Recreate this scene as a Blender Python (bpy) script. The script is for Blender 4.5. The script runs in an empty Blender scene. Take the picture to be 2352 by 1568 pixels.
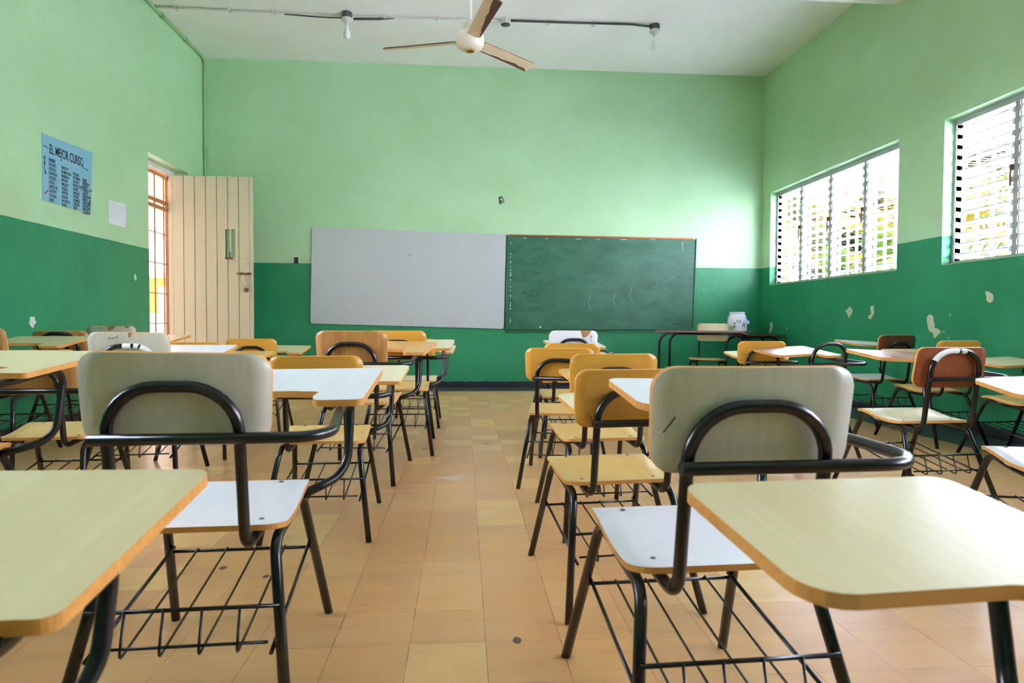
import bpy, bmesh, math, random
from mathutils import Vector, Matrix
C = bpy.context.scene.collection
PI = math.pi
random.seed(7)
# ---------------------------------------------------------------- helpers
def lin(c):
    return tuple(((v/255)/12.92 if v/255 <= .04045 else ((v/255+.055)/1.055)**2.4) for v in c)+(1,)
class MB:
    def __init__(s): s.v=[]; s.f=[]; s.m=[]; s.sm=[]
    def add(s, vs, fs, m=0, smooth=False):
        o=len(s.v); s.v+= [tuple(v) for v in vs]
        for f in fs: s.f.append([i+o for i in f]); s.m.append(m); s.sm.append(smooth)
    def box(s, lo, hi, m=0, M=None):
        x0,y0,z0=lo; x1,y1,z1=hi
        v=[(x0,y0,z0),(x1,y0,z0),(x1,y1,z0),(x0,y1,z0),(x0,y0,z1),(x1,y0,z1),(x1,y1,z1),(x0,y1,z1)]
        if M is not None: v=[tuple(M@Vector(p)) for p in v]
        s.add(v,[(0,3,2,1),(4,5,6,7),(0,1,5,4),(1,2,6,5),(2,3,7,6),(3,0,4,7)],m)
    def tube(s, pts, r, n=10, m=0, fil=None, cap=True, closed=False):
        pts=[Vector(p) for p in pts]
        if fil: pts=fillet(pts, fil)
        N=len(pts); T=[]
        for i in range(N):
            a=pts[max(0,i-1)]; b=pts[min(N-1,i+1)]
            T.append((b-a).normalized())
        up=Vector((0,0,1)) if abs(T[0].z)<.9 else Vector((1,0,0))
        nrm=T[0].cross(up).normalized(); vs=[]
        rs=r if isinstance(r,(list,tuple)) else [r]*N
        for i in range(N):
            if i:
                ax=T[i-1].cross(T[i]); 
                if ax.length>1e-7:
                    nrm=Matrix.Rotation(T[i-1].angle(T[i]),3,ax.normalized())@nrm
            nrm=(nrm-T[i]*nrm.dot(T[i])).normalized(); b=T[i].cross(nrm)
            for k in range(n):
                a=2*PI*k/n; vs.append(pts[i]+(nrm*math.cos(a)+b*math.sin(a))*rs[i])
        fs=[(i*n+k,i*n+(k+1)%n,(i+1)*n+(k+1)%n,(i+1)*n+k) for i in range(N-1) for k in range(n)]
        s.add(vs,fs,m,True)
        if cap:
            s.add(vs[:n],[tuple(range(n))[::-1]],m); s.add(vs[-n:],[tuple(range(n))],m)
    def lathe(s, prof, n=24, m=0, M=None, smooth=True):
        vs=[]
        for r,z in prof:
            for k in range(n):
                a=2*PI*k/n; p=Vector((r*math.cos(a),r*math.sin(a),z)); vs.append(M@p if M is not None else p)
        N=len(prof)
        fs=[(i*n+k,i*n+(k+1)%n,(i+1)*n+(k+1)%n,(i+1)*n+k) for i in range(N-1) for k in range(n)]
        s.add(vs,fs,m,smooth)
        s.add(vs[:n],[tuple(range(n))[::-1]],m); s.add(vs[-n:],[tuple(range(n))],m)
    def prism(s, poly, t, M=None, mf=0, ms=0):
        # flat polygon (x,y) extruded from z=-t to z=0
        n=len(poly); vs=[(x,y,0) for x,y in poly]+[(x,y,-t) for x,y in poly]
        if M is not None: vs=[tuple(M@Vector(p)) for p in vs]
        s.add(vs,[tuple(range(n)),tuple(range(2*n-1,n-1,-1))],mf)
        s.add(vs,[(i,n+i,n+(i+1)%n,(i+1)%n) for i in range(n)],ms)
    def board(s, rows, N, S, t, mf=0, ms=1):
        # rows: list of (v, halfwidth); S(x,v) -> (point, normal)
        top=[];bot=[]
        for v,w in rows:
            for j in range(N+1):
                x=-w+2*w*j/N; p,n=S(x,v); top.append(p+n*t/2); bot.append(p-n*t/2)
        R=len(rows); K=N+1; o=len(top)
        q=[(i*K+j,i*K+j+1,(i+1)*K+j+1,(i+1)*K+j) for i in range(R-1) for j in range(N)]
        s.add(top+bot,q+[tuple(o+k for k in f[::-1]) for f in q],mf,True)
        ring=[j for j in range(N)]+[i*K+N for i in range(R-1)]+[(R-1)*K+N-j for j in range(N)]+[(R-1-i)*K for i in range(R-1)]
        L=len(ring); vs=[top[i] for i in ring]+[bot[i] for i in ring]
        s.add(vs,[(i,L+i,L+(i+1)%L,(i+1)%L) for i in range(L)],ms,False)
    def mesh(s, name):
        me=bpy.data.meshes.new(name); me.from_pydata(s.v,[],s.f)
        me.polygons.foreach_set('material_index',s.m); me.polygons.foreach_set('use_smooth',s.sm)
        bm=bmesh.new(); bm.from_mesh(me); bmesh.ops.remove_doubles(bm,verts=bm.verts,dist=1e-5)
        bmesh.ops.recalc_face_normals(bm,faces=bm.faces); bm.to_mesh(me); bm.free(); me.update(); return me
def fillet(pts, r, n=6, closed=False):
    rr=r if isinstance(r,(list,tuple)) else [r]*len(pts)
    out=[]; N=len(pts)
    for i,p in enumerate(pts):
        if not closed and (i==0 or i==N-1): out.append(p); continue
        a=pts[i-1]; b=pts[(i+1)%N]; d1=(a-p); d2=(b-p); l1=d1.length; l2=d2.length
        d1=d1/l1; d2=d2/l2; ang=d1.angle(d2)
        if rr[i]<=0 or ang>PI-.02: out.append(p); continue
        t=min(rr[i]/math.tan(ang/2),l1*.49,l2*.49); q=t*math.tan(ang/2)
        c=p+(d1+d2).normalized()*(q/math.sin(ang/2)); s=p+d1*t-c; e=p+d2*t-c; w=s.angle(e)
        for k in range(n+1):
            f=k/n; out.append(c+(s*math.sin((1-f)*w)+e*math.sin(f*w))/math.sin(w))
    return out
def fil2(poly, r, n=5):
    return [(p.x,p.y) for p in fillet([Vector((x,y,0)) for x,y in poly],r,n,True)]
def link(name, me, mats, parent=None, loc=None):
    o=bpy.data.objects.new(name,me); C.objects.link(o)
    for m in (mats if isinstance(mats,(list,tuple)) else [mats]): me.materials.append(m)
    if parent is not None: o.parent=parent
    if loc: o.location=loc
    return o
def obj(name, mb, mats, parent=None, loc=None): return link(name, mb.mesh(name), mats, parent, loc)
def tag(o, label, cat, group=None):
    o['label']=label; o['category']=cat
    if group: o['group']=group
    return o
def thing(name, label, cat, loc=(0,0,0), rz=0, group=None, sc=1):
    o=bpy.data.objects.new(name,None); C.objects.link(o); o.empty_display_size=.1
    o.location=loc; o.rotation_euler=(0,0,rz); o.scale=(sc,sc,sc); return tag(o,label,cat,group)
def struct(name, mb, mats, parent=None):
    o=obj(name,mb,mats,parent)
    if parent is None: o['kind']='structure'
    return o
def roottag(name):
    o=bpy.data.objects.new(name,None); C.objects.link(o); o['kind']='structure'; return o
# ---------------------------------------------------------------- materials
class NT:
    def __init__(s, name):
        s.mat=bpy.data.materials.new(name); s.mat.use_nodes=True; s.t=s.mat.node_tree; s.n=s.t.nodes; s.n.clear()
        s.out=s.n.new('ShaderNodeOutputMaterial'); s.b=s.n.new('ShaderNodeBsdfPrincipled'); s.t.links.new(s.b.outputs[0],s.out.inputs[0])
    def N(s, typ, **kw):
        n=s.n.new(typ)
        for k,v in kw.items(): setattr(n,k,v)
        return n
    def L(s,a,b): s.t.links.new(a,b)
    def set(s, i, v):
        if hasattr(v,'is_output'): s.L(v,i)
        else: i.default_value=v
    def math(s, op, a, b=None, c=None):
        n=s.N('ShaderNodeMath',operation=op)
        for k,v in enumerate((a,b,c)):
            if v is not None: s.set(n.inputs[k],v)
        return n.outputs[0]
    def mix(s, f, a, b, mode='MIX'):
        n=s.N('ShaderNodeMix',data_type='RGBA',blend_type=mode); s.set(n.inputs[0],f); s.set(n.inputs[6],a); s.set(n.inputs[7],b); return n.outputs[2]
    def noise(s, vec, scale, detail=3, rough=.5, out=0):
        n=s.N('ShaderNodeTexNoise'); s.L(vec,n.inputs['Vector']); n.inputs['Scale'].default_value=scale; n.inputs['Detail'].default_value=detail; n.inputs['Roughness'].default_value=rough; return n.outputs[out]
    def ramp(s, f, lo, hi, a=0., b=1.):
        n=s.N('ShaderNodeMapRange'); n.clamp=True; s.L(f,n.inputs[0]); n.inputs[1].default_value=lo; n.inputs[2].default_value=hi; n.inputs[3].default_value=a; n.inputs[4].default_value=b; return n.outputs[0]
    def pos(s): return s.N('ShaderNodeNewGeometry').outputs['Position']
    def ob(s): return s.N('ShaderNodeTexCoord').outputs['Object']
    def scale(s, vec, sc):
        n=s.N('ShaderNodeVectorMath',operation='MULTIPLY'); s.L(vec,n.inputs[0]); n.inputs[1].default_value=sc; return n.outputs[0]
    def bump(s, h, st, dist=.01):
        n=s.N('ShaderNodeBump'); n.inputs['Strength'].default_value=st; n.inputs['Distance'].default_value=dist; s.L(h,n.inputs['Height']); s.L(n.outputs[0],s.b.inputs['Normal'])
    def fin(s, col, rough=.5, metal=0, spec=.5):
        s.set(s.b.inputs['Base Color'],col); s.set(s.b.inputs['Roughness'],rough); s.b.inputs['Metallic'].default_value=metal; s.b.inputs['Specular IOR Level'].default_value=spec; return s.mat
def plain(name, rgb, rough=.5, metal=0, spec=.5, var=.06):
    t=NT(name); f=t.noise(t.ob(),9,3); c=lin(rgb); d=tuple(v*(1-var*2) for v in c[:3])+(1,)
    return t.fin(t.mix(f,d,c),rough,metal,spec)
def wood(name, rgb, dark, axis=2, rough=.34, amt=.5, sc=1.0, chip=None):
    # laminate with fine grain that runs along the given local axis
    t=NT(name); oi=t.N('ShaderNodeObjectInfo'); ad=t.N('ShaderNodeVectorMath',operation='ADD'); k=t.N('ShaderNodeVectorMath',operation='SCALE')
    k.inputs[0].default_value=(7.3,3.1,5.7); t.L(oi.outputs['Random'],k.inputs['Scale']); t.L(t.ob(),ad.inputs[0]); t.L(k.outputs[0],ad.inputs[1])
    s=[70*sc]*3; s[axis]=2.2*sc; v=t.scale(ad.outputs[0],tuple(s)); f=t.noise(v,1.,4,.6); s2=[14*sc]*3; s2[axis]=.9; f2=t.noise(t.scale(ad.outputs[0],tuple(s2)),1.,2)
    g=t.ramp(t.math('ADD',t.math('MULTIPLY',f,.6),t.math('MULTIPLY',f2,.4)),.32,.68)
    c=t.mix(t.math('MULTIPLY',g,amt),lin(rgb),lin(dark))
    d=t.noise(ad.outputs[0],5,4,.7); c=t.mix(t.ramp(d,.45,1,0,.16),c,tuple(x*.55 for x in lin(rgb)[:3])+(1,))
    sp=t.noise(ad.outputs[0],55,2,.5); c=t.mix(t.ramp(sp,.80,.84,0,.5),c,lin((70,62,55)))
    return t.fin(c,rough)
M={}
M['edge']=wood('plywood_edge',(226,165,84),(176,112,48),0,.5,.6)
M['white']=wood('white_laminate',(226,228,232),(208,210,214),1,.3,.3)
M['grey']=wood('grey_white_laminate',(208,205,188),(180,177,158),2,.36,.6)
M['cream']=wood('cream_laminate',(216,205,160),(196,180,128),1,.3,.5)
M['pale']=wood('pale_cream_laminate',(224,216,180),(206,194,150),1,.3,.4)
M['yellow']=wood('yellow_maple_laminate',(214,162,62),(190,130,40),0,.34,.55)
M['yellow_seat']=wood('yellow_seat_laminate',(214,182,112),(190,152,84),1,.32,.5)
M['tan']=wood('tan_laminate',(176,132,70),(146,102,48),2,.36,.6)
M['oak']=wood('oak_laminate',(200,150,86),(150,98,48),2,.36,.9,.6)
M['oaktop']=wood('light_oak_top',(216,172,112),(196,148,90),1,.28,.5)
M['brown']=wood('dark_brown_laminate',(112,60,34),(70,36,22),2,.36,.8)
M['rust']=wood('orange_brown_laminate',(158,82,44),(112,52,28),2,.38,.8)
M['redbrown']=wood('red_brown_laminate',(150,84,66),(118,58,46),1,.26,.8)
M['pinkbrown']=wood('worn_pink_brown_laminate',(176,116,92),(150,90,68),1,.26,.8)
M['raw']=wood('bare_wood',(176,132,84),(130,88,50),2,.6,.9)
def tubemat():
    t=NT('black_tube_paint'); f=t.noise(t.ob(),26,4,.65); r=t.noise(t.ob(),5,3,.6)
    c=t.mix(t.ramp(r,.5,.72,0,.75),lin((10,11,14)),lin((34,25,23))); c=t.mix(t.ramp(f,.76,.8,0,.4),c,lin((110,88,76)))
    return t.fin(c,.26,0,.6)
M['tube']=tubemat()
M['bolt']=plain('steel_bolt',(120,118,112),.35,.9)
M['chipwhite']=plain('white_paint_wear',(232,234,236),.6)
DZ=1.5794
def wallmat(name, seed):
    t=NT(name); p=t.pos(); xyz=t.N('ShaderNodeSeparateXYZ'); t.L(p,xyz.inputs[0]); z=xyz.outputs[2]
    w=t.noise(p,3.1,4,.6); z2=t.math('ADD',z,t.math('MULTIPLY',t.math('SUBTRACT',w,.5),.006))
    up=t.math('GREATER_THAN',z2,DZ)
    n1=t.noise(p,1.6+seed*.1,5,.65); n2=t.noise(p,12,4,.7)
    lg=t.mix(t.ramp(n1,.35,.7),lin((173,213,172)),lin((165,206,159))); lg=t.mix(t.ramp(n2,.66,.8,0,.25),lg,lin((150,172,124)))
    near=t.ramp(z,DZ,DZ+.55,.45,0); lg=t.mix(t.math('MULTIPLY',near,t.ramp(n1,.45,.65)),lg,lin((186,192,156)))
    dg=t.mix(t.ramp(n1,.35,.7),lin((42,140,96)),lin((34,128,84))); dg=t.mix(t.ramp(n2,.68,.8,0,.3),dg,lin((96,164,128)))
    bs=t.math('ADD',.079,t.math('MULTIPLY',t.math('SUBTRACT',t.noise(t.scale(p,(1,1,.15)),26,3,.7),.5),.05))
    c=t.mix(up,dg,lg); c=t.mix(t.math('LESS_THAN',z,bs),c,lin((36,37,42)))
    h=t.math('ADD',t.math('MULTIPLY',t.noise(p,7,6,.62),.7),t.math('MULTIPLY',t.noise(p,60,3,.6),.12))
    t.bump(h,.35,.03)
    return t.fin(c,.42,0,.45)
M['wall']=wallmat('two_tone_green_paint',0)
def floormat():
    t=NT('cement_floor_tiles'); p=t.pos(); xyz=t.N('ShaderNodeSeparateXYZ'); t.L(p,xyz.inputs[0])
    u=t.math('DIVIDE',t.math('ADD',xyz.outputs[0],.13934),.2); v=t.math('DIVIDE',t.math('SUBTRACT',xyz.outputs[1],1.70988-8),.2)
    cu=t.math('FLOOR',u); cv=t.math('FLOOR',v); cb=t.N('ShaderNodeCombineXYZ'); t.L(cu,cb.inputs[0]); t.L(cv,cb.inputs[1])
    wn=t.N('ShaderNodeTexWhiteNoise',noise_dimensions='3D'); t.L(cb.outputs[0],wn.inputs[0]); rnd=wn.outputs[0]
    off=t.N('ShaderNodeVectorMath',operation='ADD'); sc=t.N('ShaderNodeVectorMath',operation='SCALE'); t.L(wn.outputs[1],sc.inputs[0]); sc.inputs['Scale'].default_value=9; t.L(p,off.inputs[0]); t.L(sc.outputs[0],off.inputs[1])
    n=t.noise(off.outputs[0],7,5,.65); n2=t.noise(p,2.2,4,.6)
    c=t.mix(rnd,lin((206,158,104)),lin((222,174,112))); c=t.mix(t.ramp(rnd,.86,.9,0,.75),c,lin((234,198,128)))
    c=t.mix(t.ramp(n,.3,.9,0,.6),c,lin((214,146,84))); c=t.mix(t.ramp(n2,.4,1,0,.4),c,lin((216,190,150)))
    sm=t.noise(t.scale(p,(1.2,9,1)),1.6,4,.7); c=t.mix(t.ramp(sm,.5,1,0,.5),c,lin((120,104,78)))
    fu=t.math('FRACT',u); fv=t.math('FRACT',v); du=t.math('MINIMUM',fu,t.math('SUBTRACT',1,fu)); dv=t.math('MINIMUM',fv,t.math('SUBTRACT',1,fv))
    wob=t.noise(p,13,2); gu=t.math('LESS_THAN',du,t.ramp(wob,.3,.7,.001,.0075)); gv=t.math('LESS_THAN',dv,t.ramp(wob,.45,.75,0,.006))
    g=t.math('MAXIMUM',gu,gv); c=t.mix(t.math('MULTIPLY',g,.75),c,lin((92,74,56)))
    vo=t.N('ShaderNodeTexVoronoi'); t.L(t.scale(p,(5.2,3.4,1)),vo.inputs['Vector']); vo.inputs['Scale'].default_value=1.; 
    rv=t.N('ShaderNodeSeparateXYZ'); t.L(vo.outputs['Color'],rv.inputs[0])
    spot=t.math('LESS_THAN',t.math('ADD',vo.outputs['Distance'],t.math('MULTIPLY',t.noise(p,70,2),.03)),t.math('MULTIPLY',t.math('GREATER_THAN',rv.outputs[0],.5),t.math('MULTIPLY_ADD',rv.outputs[1],.06,.035)))
    c=t.mix(t.math('MULTIPLY',spot,.85),c,lin((62,58,58)))
    t.bump(t.math('ADD',t.math('MULTIPLY',n2,.5),t.math('MULTIPLY',g,-.15)),.12,.01)
    return t.fin(c,.3,0,.5)
M['floor']=floormat()
def dark_tile():
    t=NT('dark_border_tiles'); p=t.pos(); n=t.noise(p,6,5,.7); c=t.mix(n,lin((46,52,58)),lin((74,80,86))); return t.fin(c,.35)
M['dark']=dark_tile()
def ceilmat():
    t=NT('white_ceiling_paint'); p=t.pos(); n=t.noise(p,1.3,5,.6); s=t.noise(p,40,2); c=t.mix(t.ramp(n,.4,.75,0,.6),lin((240,241,242)),lin((228,228,222))); c=t.mix(t.ramp(s,.76,.78,0,.4),c,lin((180,180,172)))
    t.bump(t.noise(p,9,4),.1,.02); return t.fin(c,.7,0,.3)
M['ceil']=ceilmat()
M['trimwhite']=plain('white_frame_paint',(232,232,230),.4)
M['slat']=plain('white_slat_paint',(238,239,241),.4,var=.02)
M['alu']=plain('grey_aluminium',(176,180,184),.35,.5)
M['doorpaint']=plain('cream_door_paint',(208,200,172),.5)
M['groove']=plain('door_groove',(150,136,108),.7)
M['rustmetal']=plain('rusty_metal',(120,84,56),.6,.3)
M['brass']=plain('brass',(170,138,60),.35,.8)
M['steel']=plain('bright_steel',(205,205,205),.25,.9)
M['gate']=plain('brown_gate_paint',(168,112,60),.5)
M['orange']=plain('orange_yellow_paint',(196,116,18),.6)
M['cream_out']=plain('cream_outside_paint',(250,226,170),.6)
M['whiteout']=plain('white_outside_paint',(236,236,232),.7)
M['pink']=plain('lavender_paint',(226,196,208),.7)
M['facade']=plain('light_blocker_facade',(160,152,138),.8)  # darkened tone of the added wall and building that block light
M['yard']=plain('darkened_courtyard_paving',(104,96,88),.8)  # shade put into the colour, to cut light bounced onto the door
M['concrete']=plain('pale_concrete',(232,234,240),.8)
M['leafg']=plain('palm_leaf_green',(58,88,10),.85,0,.15,.2)
M['leafy']=plain('palm_leaf_yellow',(118,98,8),.85,0,.15,.2)
M['leafd']=plain('palm_leaf_dark',(20,30,20),.85,0,.15,.2)
M['trunk']=plain('palm_trunk',(128,104,78),.8,var=.2)
M['wb']=plain('whiteboard_enamel',(180,188,190),.35,var=.03)
M['wbframe']=plain('whiteboard_edge',(92,96,92),.5)
def chalk():
    t=NT('green_chalkboard'); p=t.pos(); n=t.noise(t.scale(p,(1,1,2.2)),2.6,5,.65); m=t.noise(p,60,2); c=t.mix(t.ramp(n,.38,.72),lin((42,94,70)),lin((62,114,92))); c=t.mix(t.ramp(m,.7,.76,0,.3),c,lin((130,160,148))); return t.fin(c,.36,0,.4)
M['cb']=chalk()
M['cbframe']=plain('green_board_frame',(48,108,76),.5,var=.12)
M['orangewood']=plain('worn_orange_wood',(190,112,66),.6,var=.2)
M['ink']=plain('black_marker',(30,34,44),.6)
M['inkred']=plain('red_marker',(170,50,50),.6)
M['bluepaper']=plain('light_blue_card',(128,182,206),.7,var=.03)
M['paper']=plain('white_paper',(222,224,232),.7,var=.02)
M['tape']=plain('clear_tape_edge',(150,180,140),.3)
M['flake']=plain('old_cream_plaster',(196,204,166),.8,var=.12)
M['flakewhite']=plain('bare_white_plaster',(214,224,214),.8)
M['black']=plain('black_plastic',(24,24,26),.4)
M['fan']=plain('cream_fan_enamel',(226,218,200),.35)
M['blade']=wood('cream_blade_veneer',(222,204,172),(196,174,140),0,.4,.5)
M['bladebrown']=wood('bare_brown_blade',(106,70,52),(78,48,36),0,.6,.7)
M['conduit']=plain('white_conduit',(206,208,200),.45)
M['conduitd']=plain('bare_grey_conduit',(84,88,90),.45,.3,var=.2)
M['bulb']=plain('milky_glass_bulb',(236,238,240),.15)
M['socket']=plain('grey_socket',(120,122,122),.45)
M['jug']=plain('white_plastic',(228,232,240),.35,var=.02)
M['blue']=plain('blue_plastic',(24,58,190),.35)
M['greenlight']=plain('green_conduit',(150,196,130),.5)
M['floorsmear']=plain('plaster_smear',(228,200,170),.6,var=.1)
# ---------------------------------------------------------------- room shell
XL,XR,YB,YF,ZC=-3.2262,3.952,8.4675,-3.2,4.1053
TW=.2
DY0,DY1,DZT=7.004,7.969,2.57
WINS=[(5.735,8.235,4),(2.665,5.17,4),(-.40,2.10,4)]
WZ0,WZ1=1.342,2.535
b=MB(); b.box((XL-TW,YB,0),(XR+TW,YB+TW,ZC)); wall_back=struct('wall_back',b,M['wall'])
b=MB(); b.box((XL-TW,YF-TW,0),(XR+TW,YF,ZC)); struct('wall_front',b,M['wall'])
ADDED_LWINS=[(1.35,3.85,4)]  # invented window out of view, added to brighten the right wall
b=MB(); b.box((XL-TW,YF,0),(XL,3.85,WZ0)); b.box((XL-TW,YF,WZ1),(XL,3.85,ZC)); b.box((XL-TW,3.85,0),(XL,DY0,ZC)); b.box((XL-TW,YF,WZ0),(XL,1.35,WZ1)); b.box((XL-TW,DY1,0),(XL,YB,ZC)); b.box((XL-TW,DY0,DZT),(XL,DY1,ZC)); wall_left=struct('wall_left',b,M['wall'])
b=MB(); b.box((XR,YF,0),(XR+TW,YB,WZ0)); b.box((XR,YF,WZ1),(XR+TW,YB,ZC))
ys=[YF]+[v for w in sorted(WINS) for v in w[:2]]+[YB]
for i in range(0,len(ys),2): b.box((XR,ys[i],WZ0),(XR+TW,ys[i+1],WZ1))
wall_right=struct('wall_right',b,M['wall'])
FX,FY=3.485,8.02
b=MB(); b.box((XL-TW,YF,-.1),(FX,FY,0)); floor=struct('floor',b,M['floor'])
b=MB(); b.box((FX,YF,-.1),(XR,YB,0)); struct('trim_1',b,M['dark'])
b=MB(); b.box((XL-TW,FY,-.1),(FX,YB,0)); struct('trim_2',b,M['dark'])
b=MB(); b.box((XL-TW,YF-TW,ZC),(XR+TW,YB+TW,ZC+.15)); struct('ceiling',b,M['ceil'])
b=MB(); b.box((XL,5.45,3.75),(XR,5.765,ZC)); struct('trim_3',b,M['ceil'])
b=MB(); b.tube([(-1,0,0),(1,0,0)],.001)
def flat_patch(name, poly, axis, at, mat, parent, t=.003):
    # irregular thin layer lying on a wall; poly in (along, z)
    n=len(poly); side=1 if at>0 else -1
    f=(lambda y,z,d:(at-side*d,y,z)) if axis=='x' else (lambda x,z,d:(x,at-d,z))
    mb=MB(); vs=[f(a,z,t) for a,z in poly]+[f(a,z,0) for a,z in poly]
    mb.add(vs,[tuple(range(n))]+[(i,(i+1)%n,n+(i+1)%n,n+i) for i in range(n)]); return obj(name,mb,mat,parent)
def rough_poly(p, k=3, j=.006):
    out=[]
    for i in range(len(p)):
        a=p[i]; c=p[(i+1)%len(p)]
        for q in range(k): out.append((a[0]+(c[0]-a[0])*q/k+random.uniform(-j,j),a[1]+(c[1]-a[1])*q/k+random.uniform(-j,j)))
    return out
RP=[[(6.448,1.034),(6.409,1.001),(6.403,.961),(6.459,.908),(6.475,.935),(6.531,.986),(6.486,1.003)],
[(6.101,1.023),(6.054,1.024),(6.047,.956),(6.083,.898),(6.138,.902),(6.132,.928),(6.092,.949),(6.107,.995)],
[(5.305,.928),(5.274,.932),(5.248,.92),(5.244,.879),(5.225,.85),(5.229,.817),(5.183,.813),(5.152,.785),(5.187,.762),(5.216,.732),(5.242,.75),(5.238,.772),(5.285,.786),(5.307,.812),(5.305,.838),(5.321,.857),(5.321,.909)],
[(4.702,1.094),(4.681,1.099),(4.64,1.084),(4.622,1.054),(4.627,1.025),(4.645,1.013),(4.67,1.02),(4.687,1.03),(4.688,1.053)],
[(5.064,.932),(5.05,.934),(5.046,.921),(5.061,.918)],[(5.133,.792),(5.108,.796),(5.118,.784),(5.132,.784)],[(5.077,.744),(5.058,.736),(5.067,.729)],
[(8.16,.872),(8.116,.834),(8.135,.764),(8.198,.718),(8.22,.733),(8.2,.783),(8.202,.834)],[(7.765,.807),(7.746,.805),(7.748,.771),(7.76,.773)]]
for p in RP: flat_patch('bare_plaster_patch',rough_poly(p,3,.004 if len(p)>5 else .001),'x',XR,M['flake'],wall_right)
LP=[[(5.135,.872),(5.184,.872),(5.184,.848),(5.203,.828),(5.183,.814),(5.167,.789),(5.145,.793),(5.124,.814)],[(6.692,1.301),(6.718,1.303),(6.735,1.266),(6.716,1.239),(6.691,1.25)]]
for p in LP: flat_patch('bare_plaster_patch',rough_poly(p,3,.003),'x',XL,M['flakewhite'],wall_left)
def strokes(mb, lines, r, f):
    for l in lines: mb.tube([f(*p) for p in l],r,5)
mb=MB(); fb=lambda x,z:(x,YB-.001,z)
strokes(mb,[[(.47,2.45),(.455,2.43),(.47,2.41),(.50,2.415),(.505,2.44),(.48,2.445)],[(.46,2.40),(.45,2.385),(.465,2.37),(.485,2.38),(.48,2.40),(.46,2.40)],[(.445,2.44),(.46,2.46),(.475,2.455),(.49,2.465)],[(.50,2.40),(.52,2.395)],[(.45,2.425),(.46,2.38)]],.006,fb)
obj('black_smudge',mb,M['ink'],wall_back)
# ---------------------------------------------------------------- louvred windows
def window(i, y0, y1, n, left=False):
    root=roottag('window_%d'%i); x=(XL-.115) if left else XR+.115; fw=.028
    f=MB(); 
    f.box((x-.03,y0,WZ0),(x+.03,y1,WZ0+fw)); f.box((x-.03,y0,WZ1-.05),(x+.03,y1,WZ1)); f.box((x-.03,y0,WZ0+fw),(x+.03,y0+fw,WZ1-.05)); f.box((x-.03,y1-fw,WZ0+fw),(x+.03,y1,WZ1-.05))
    pw=(y1-y0)/n
    for k in range(1,n): f.box((x-.035,y0+pw*k-.02,WZ0+fw),(x+.035,y0+pw*k+.02,WZ1-.05))
    obj('window_frame',f,M['alu'],root)
    for k in range(n):
        a=y0+pw*k+.024; c=y0+pw*(k+1)-.024; s=MB(); ch=MB(); ns=13; ps=(WZ1-.06-WZ0-.03)/ns
        for q in range(ns):
            z=WZ0+.03+ps*(q+.55); R=Matrix.Translation((x,0,z))@Matrix.Rotation(math.radians((-3 if left else 3) if (left or i>2) else 5),4,'Y')
            s.box((-.042,a+.02,-.0015),(.042,c-.02,.0015),0,R); ed=-.042 if not left else .039; s.box((ed,a+.02,-.0035),(ed+.003,c-.02,.0035),1,R)
            for yy in (a+.003,c-.023): ch.box((-.035,yy,-.03),(.035,yy+.02,.014),0,R)
        for yy in (a,c-.004): ch.box((x-.025,yy,WZ0+fw),(x+.025,yy+.004,WZ1-.05))
        obj('louver_slats',s,[M['slat'],M['alu']],root); obj('louver_clips',ch,M['trimwhite'],root)
        h=MB(); hz=WZ0+.62; h.tube([(x-.04,a+.004,hz+.06),(x-.055,a+.006,hz),(x-.05,a+.008,hz-.09)],.007,8); h.box((x-.05,a-.004,hz+.03),(x-.03,a+.02,hz+.07)); obj('operator_handle',h,M['rustmetal'],root)
    if left: return
    g=MB(); k=y0+.06
    while k<y1-.03: g.box((XR+TW+.03,k-.012,WZ0-.05),(XR+TW+.05,k+.012,WZ1+.05)); k+=.158
    for z in (WZ0-.02,(WZ0+WZ1)/2,WZ1+.02): g.box((XR+TW+.032,y0-.02,z-.008),(XR+TW+.048,y1+.02,z+.008))
    obj('window_grille',g,M['whiteout'],root)
    l=MB(); l.box((XR-.004,y0,WZ0-.004),(XR+.085,y1,WZ0+.003)); obj('window_sill',l,M['greenlight'],root)
for i,w in enumerate(WINS): window(i+1,*w)
for i,w in enumerate(ADDED_LWINS): window(i+4,*w,left=True)  # added fill-light opening, built like the real windows
# ---------------------------------------------------------------- door, gate and padlock
door=roottag('door_1')
HX=-3.345; DX1=-2.45; LY0,LY1=7.83,7.87; LZ=2.512
pl=MB(); npk=7; bw=(DX1-HX-.03)/npk
SX0,SX1,SZ0,SZ1=-2.755,-2.645,1.58,1.905
for k in range(npk):
    a=HX+bw*k+.004; c=HX+bw*(k+1)-.004
    segs=[(a,c)]
    if k in (4,5):
        for lo,hi in ((.012,SZ0),(SZ1,LZ)): pl.box((a,LY0,lo),(c,LY1,hi))
        a2,c2=(a,min(c,SX0)) if k==4 else (max(a,SX1),c)
        if c2>a2+.002: pl.box((a2,LY0,SZ0),(c2,LY1,SZ1))
    else: pl.box((a,LY0,.012),(c,LY1,LZ))
pl.box((DX1-.03,LY0-.003,.012),(DX1,LY1,LZ)); pl.box((HX-.025,LY0-.003,.012),(HX+.004,LY1,LZ))
leaf=obj('door_leaf',pl,M['doorpaint'],door)
bk=MB()
for lo,hi in ((.02,SZ0),(SZ1,LZ-.01)): bk.box((HX,LY0+.008,lo),(DX1-.03,LY1-.004,hi))
bk.box((HX,LY0+.008,SZ0),(SX0,LY1-.004,SZ1)); bk.box((SX1,LY0+.008,SZ0),(DX1-.03,LY1-.004,SZ1)); obj('plank_groove',bk,M['groove'],leaf)
sb=MB(); sb.box((-2.706,LY0-.004,SZ0-.01),(-2.692,LY1,SZ1)); obj('slot_bar',sb,M['doorpaint'],leaf)
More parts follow.
